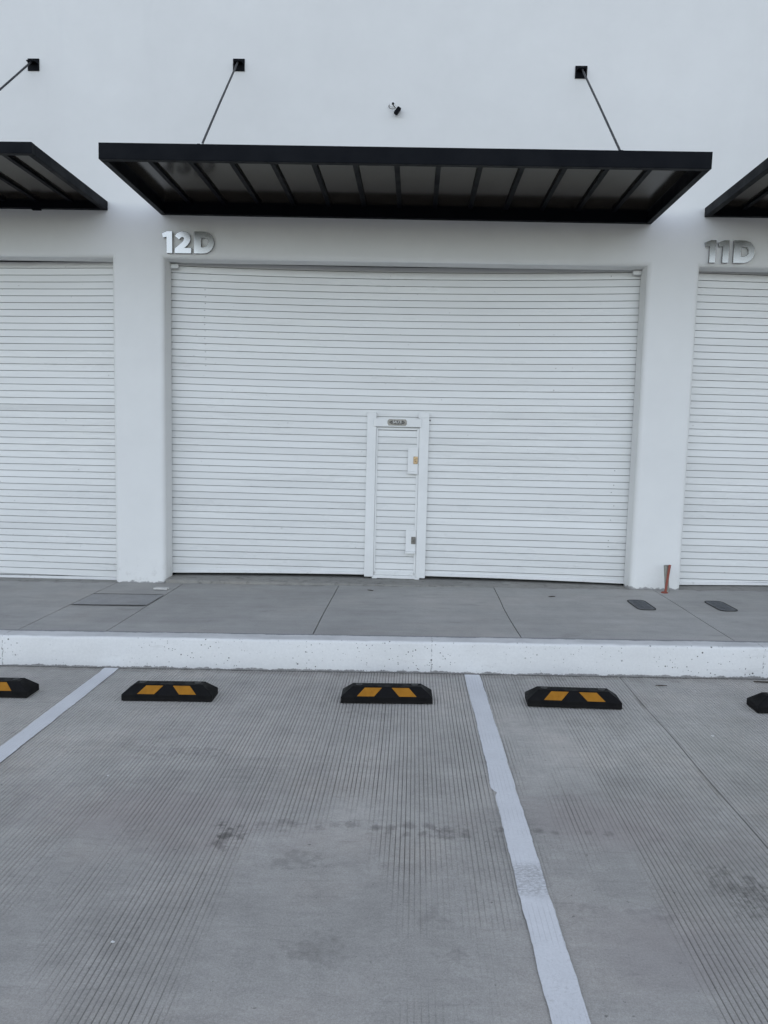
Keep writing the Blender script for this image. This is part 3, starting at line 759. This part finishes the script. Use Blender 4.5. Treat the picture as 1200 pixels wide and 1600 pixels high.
def glyph(name, loops, x, z, parent, sc=.00097, depth=.024):
    cu = bpy.data.curves.new(name, 'CURVE'); cu.dimensions = '2D'; cu.fill_mode = 'BOTH'; cu.extrude = depth/2-.0012; cu.bevel_depth = .0012; cu.bevel_resolution = 1
    cu.offset = -.0012
    for lp in loops:
        sp = cu.splines.new('POLY'); sp.points.add(len(lp)-1); sp.use_cyclic_u = True
        for p, (a, b) in zip(sp.points, lp): p.co = (a*sc, b*sc, 0, 1)
    t = bpy.data.objects.new(name, cu); COL.objects.link(t); bpy.context.view_layer.update()
    me = bpy.data.meshes.new_from_object(t.evaluated_get(bpy.context.evaluated_depsgraph_get()))
    bpy.data.objects.remove(t); bpy.data.curves.remove(cu)
    me.transform(Matrix.Translation((x, -depth/2-.004, z)) @ Matrix.Rotation(math.pi/2, 4, 'X'))
    me.name = name
    return link(name, me, MIRROR, parent)
u = empty('unit_number', (-2.385, 0, 3.278)); tag(u, 'polished steel numerals 12D on the wall above the middle door', 'number sign', 'steel unit numbers')
glyph('digit', ONE, 0, 0, u); glyph('digit', TWO, .119, 0, u); glyph('letter', DEE, .300, 0, u)
u = empty('unit_number', (2.556, 0, 3.258)); tag(u, 'polished steel numerals 11D above the door at right', 'number sign', 'steel unit numbers')
glyph('digit', ONE, 0, 0, u); glyph('digit', ONE, .116, 0, u); glyph('letter', DEE, .255, 0, u)

# ------------------------------------------------------------------ loose cable and small box high on the wall
cb = empty('cable_connector', (-.27, 0, 4.58)); tag(cb, 'small black box dangling on a thin wire from a hole in the white wall', 'wall fitting')
bm = bmesh.new(); lathe(bm, [(.030, .0005), (.028, .004), (.010, .0055)], 18, (-.010, 0, .034), 'Y'); obj('cover_disc', bm, FRAME, cb)
bm = bmesh.new(); lathe(bm, [(.012, .006), (.011, .010), (.006, .016)], 12, (-.008, 0, .036), 'Y'); obj('cable_entry', bm, BLACK, cb)
bm = bmesh.new(); tube(bm, [(-.008, -.012, .03), (-.006, -.03, .012), (.006, -.035, -.002), (.018, -.035, -.015)], .004, 8)
tube(bm, [(-.042, -.004, .026), (-.046, -.016, .006), (-.034, -.028, -.014), (-.012, -.034, -.022), (.014, -.034, -.020)], .0028, 8); obj('wire', bm, BLACK, cb)
bm = bmesh.new(); box(bm, -.018, .018, -.020, .014, -.035, .035, .006)
bmesh.ops.transform(bm, matrix=Matrix.Translation((.034, -.035, -.040)) @ Matrix.Rotation(math.radians(33), 4, 'Y') @ Matrix.Rotation(math.radians(-12), 4, 'X'), verts=bm.verts)
obj('connector_box', bm, STEEL, cb)

# ------------------------------------------------------------------ wheel stops
def make_stop():
    t = empty('wheel_stop')
    hx, hy, hb, ht = .28, .0765, .040, .093; tx, ty = .211, .034
    bm = bmesh.new()
    def ring(x, y, z): return [bm.verts.new((sx*x, sy*y, z)) for sx, sy in ((-1, -1), (1, -1), (1, 1), (-1, 1))]
    rs = [ring(hx, hy, .001), ring(hx, hy, hb), ring(tx, ty, ht)]
    for a, b in zip(rs, rs[1:]):
        for k in range(4): bm.faces.new((a[k], a[(k+1) % 4], b[(k+1) % 4], b[k]))
    bm.faces.new(rs[0][::-1]); bm.faces.new(rs[2])
    bmesh.ops.bevel(bm, geom=list(bm.edges), offset=.0035, segments=2, affect='EDGES', profile=.6)
    obj('body', bm, RUBBER, t)
    # amber strips let into the sloping front face
    sl = Vector((0, -hy+ty, -(hb-ht))).normalized()     # unused sign helper
    A = Vector((0, -hy, hb)); B = Vector((0, -ty, ht)); d = B-A; nrm = Vector((0, -d.z, d.y)).normalized()
    if nrm.z < 0: nrm = -nrm
    for s in (-1, 1):
        bm = bmesh.new()
        q = [(.077, .07), (.182, .07), (.135, .88), (.030, .88)]
        lo = [bm.verts.new(A + d*v_ + Vector((s*x_, 0, 0)) + nrm*.0002) for x_, v_ in q]; hi = [bm.verts.new(A + d*v_ + Vector((s*x_, 0, 0)) + nrm*.0022) for x_, v_ in q]
        bm.faces.new(hi); bm.faces.new(lo[::-1])
        for k in range(4): bm.faces.new((lo[k], lo[(k+1) % 4], hi[(k+1) % 4], hi[k]))
        obj('reflective_strip', bm, AMBER, t)
    for x_ in (-.172, .172):
        bm = bmesh.new(); lathe(bm, [(.021, .0925), (.0205, .0948), (.016, .0948), (.0125, .0933), (.009, .0933), (.008, .0942)], 14, (x_, .006, 0)); obj('anchor_bolt', bm, BLACK, t)
    return t
def copy_tree(o):
    c = o.copy(); COL.objects.link(c)
    for ch in [k for k in COL.objects if k.parent == o]:
        d = ch.copy(); COL.objects.link(d); d.parent = c
    return c
STOPS = [(-2.634, -2.623, .4, 'black rubber wheel stop cut by the left edge, left of the left white line'),
         (-1.4775, -2.630, .9, 'black rubber wheel stop with amber strips just right of the left white line'),
         (-.130, -2.594, 1.3, 'black rubber wheel stop with amber strips in front of the wicket door'),
         (1.007, -2.606, -2.3, 'black rubber wheel stop with amber strips just right of the long white line'),
         (2.354, -2.631, .3, 'black rubber wheel stop cut by the right edge, no amber strip in view')]
proto = make_stop()
for i, (x, yf, rz, lab) in enumerate(STOPS):
    o = proto if i == 0 else copy_tree(proto)
    o.location = (x, yf+.0765, gz(x)+.0035); o.rotation_euler = (0, -GS, math.radians(rz))
    tag(o, lab, 'wheel stop', 'rubber wheel stops along the kerb')

# ------------------------------------------------------------------ small things on the pavement
def lid(x0, y0, sk, label, wd=.158, ln=.385):
    t = empty('meter_lid', (x0, y0, HP+gz(x0)+.003), (0, -GS, sk)); tag(t, label, 'access cover', 'oval access covers in the pavement')
    def rr(w_, l_, r):
        pts = []
        for sx, sy, a0 in ((1, 1, 0), (-1, 1, 90), (-1, -1, 180), (1, -1, 270)):
            for k in range(7):
                a = math.radians(a0+15*k); pts.append((sx*(w_/2-r)+r*math.cos(a), sy*(l_/2-r*1.25)+1.25*r*math.sin(a)))
        return pts
    bm = bmesh.new(); o_ = rr(wd, ln, .048); i_ = rr(wd-.014, ln-.016, .042); n = len(o_)
    ov = [bm.verts.new((*p, 0)) for p in o_]; ot = [bm.verts.new((*p, .004)) for p in o_]; it = [bm.verts.new((*p, .004)) for p in i_]; ib = [bm.verts.new((*p, -.001)) for p in i_]
    for a, b in ((ov, ot), (ot, it), (it, ib)):
        for k in range(n): bm.faces.new((a[k], a[(k+1) % n], b[(k+1) % n], b[k]))
    obj('rim', bm, JOINT, t)
    bm = bmesh.new(); prism(bm, rr(wd-.020, ln-.022, .039), -.0008, .0025)
    for k in range(11):
        y = -ln/2+.035+k*(ln-.07)/10; hw_ = .058 if .06 < k/10 < .94 else .03
        for s in (-1, 1):
            a = [bm.verts.new((s*.004+xx*s, y+dy+xx*.35, z_)) for z_ in (.0026, .0052) for xx, dy in ((0, -.004), (hw_-.012, -.004), (hw_-.012, .004), (0, .004))]
            bm.faces.new(a[4:]); 
            for e in range(4): bm.faces.new((a[e], a[(e+1) % 4], a[4+(e+1) % 4], a[4+e]))
    obj('cover', bm, LID, t)
lid(1.963, -.70, 0, 'dark oval access cover in the pavement left of the orange conduit')
lid(2.628, -.70, 0, 'dark oval access cover in the pavement at the far right')

def pipe(name, a, b, ro, ri, mat, label, cat):
    a, b = Vector(a), Vector(b); bm = bmesh.new()
    o1 = tube(bm, [a, a.lerp(b, .5), b], ro, 14, cap=False); i1 = tube(bm, [a, a.lerp(b, .5), b], ri, 14, cap=False)
    for k in range(14): bm.faces.new((o1[-1][k], o1[-1][(k+1) % 14], i1[-1][(k+1) % 14], i1[-1][k]))
    o = obj(name, bm, mat, smooth=False); tag(o, label, cat)
    bm = bmesh.new(); lathe(bm, [(ri*.98, 0), (ri*.6, .0001)], 14, tuple(b - (b-a).normalized()*.02)); obj('hollow', bm, BLACK, o)
    return o
gp = HP+gz(2.36)
pipe('conduit_stub', (2.384, -.100, gp-.03), (2.357, -.100, gp+.248), .0205, .018, GREYPIPE, 'straight grey-green conduit stub standing at the foot of the right pillar', 'pipe')
pipe('conduit_stub', (2.342, -.158, gp-.03), (2.382, -.128, gp+.258), .0115, .0092, ORANGE, 'thin orange conduit leaning against the grey-green stub', 'pipe')
bm = bmesh.new(); random.seed(3)
lathe(bm, [(.032, -.004), (.028, .008), (.016, .012)], 12, (2.338, -.158, gp)); 
for v_ in bm.verts: v_.co += Vector((random.uniform(-.004, .004), random.uniform(-.004, .004), random.uniform(-.002, .002)))
tag(obj('plastic_lump', bm, ORANGE), 'ragged lump of orange plastic on the pavement at the foot of the orange conduit', 'debris')
bm = bmesh.new(); px, py = -2.31, -.318
prism(bm, [(px-.066, py-.022), (px+.058, py-.024), (px+.068, py+.02), (px-.055, py+.024)], HP+gz(px)+.004, HP+gz(px)+.018)
tag(obj('tile_scrap', bm, TILE), 'white flat tile scrap lying on the pavement beside the left pillar', 'debris')
def scrap(name, x, y, r, z, mat, label, cat, seed, base=0.0):
    rnd = random.Random(seed); bm = bmesh.new()
    pts = [(x+r*(.6+.6*rnd.random())*math.cos(a), y+r*(.5+.6*rnd.random())*math.sin(a)) for a in [2*math.pi*k/7 for k in range(7)]]
    prism(bm, pts, base+gz(x)+z, base+gz(x)+z+.0018)
    return tag(obj(name, bm, mat), label, cat, 'scraps of paper on the parking bays')
scrap('paper_scrap', 1.67, -2.99, .010, .003, PAPER, 'white paper scrap right of the sawn joint, near the right wheel stop', 'litter', 1)
scrap('paper_scrap', -.92, -4.78, .0065, .003, PAPER, 'tiny white paper scrap in the near left of the bay', 'litter', 2)
scrap('paper_scrap', -1.42, -3.63, .006, .003, PAPER, 'tiny white paper scrap left of the middle of the bay', 'litter', 3)
scrap('paper_scrap', -1.72, -4.28, .007, .003, PAPER, 'white paper scrap close to the left edge of the picture', 'litter', 4)
def twig(pts, r, label):
    bm = bmesh.new(); tube(bm, pts, r, 6); tag(obj('twig', bm, BARK), label, 'twig', 'twigs on the ground')
twig([(1.625, -2.165, gz(1.6)+.008), (1.66, -2.17, gz(1.6)+.010), (1.70, -2.168, gz(1.7)+.008)], [.0025, .0042, .002], 'short dark twig on the grooved concrete close to the kerb')
twig([(2.31, -2.055, gz(2.3)+.010), (2.37, -2.06, gz(2.3)+.011), (2.45, -2.062, gz(2.4)+.010)], [.004, .006, .005], 'dark twig against the kerb foot at the right edge')
twig([(-.40, -.245, HP+gz(-.4)+.008), (-.375, -.26, HP+gz(-.37)+.009), (-.345, -.27, HP+gz(-.34)+.007)], [.003, .005, .003], 'dark twig on the pavement in front of the wicket door')
twig([(1.23, -.43, HP+gz(1.2)+.008), (1.26, -.42, HP+gz(1.2)+.009), (1.29, -.415, HP+gz(1.3)+.007)], [.003, .005, .003], 'dark twig on the pavement right of the middle joint')
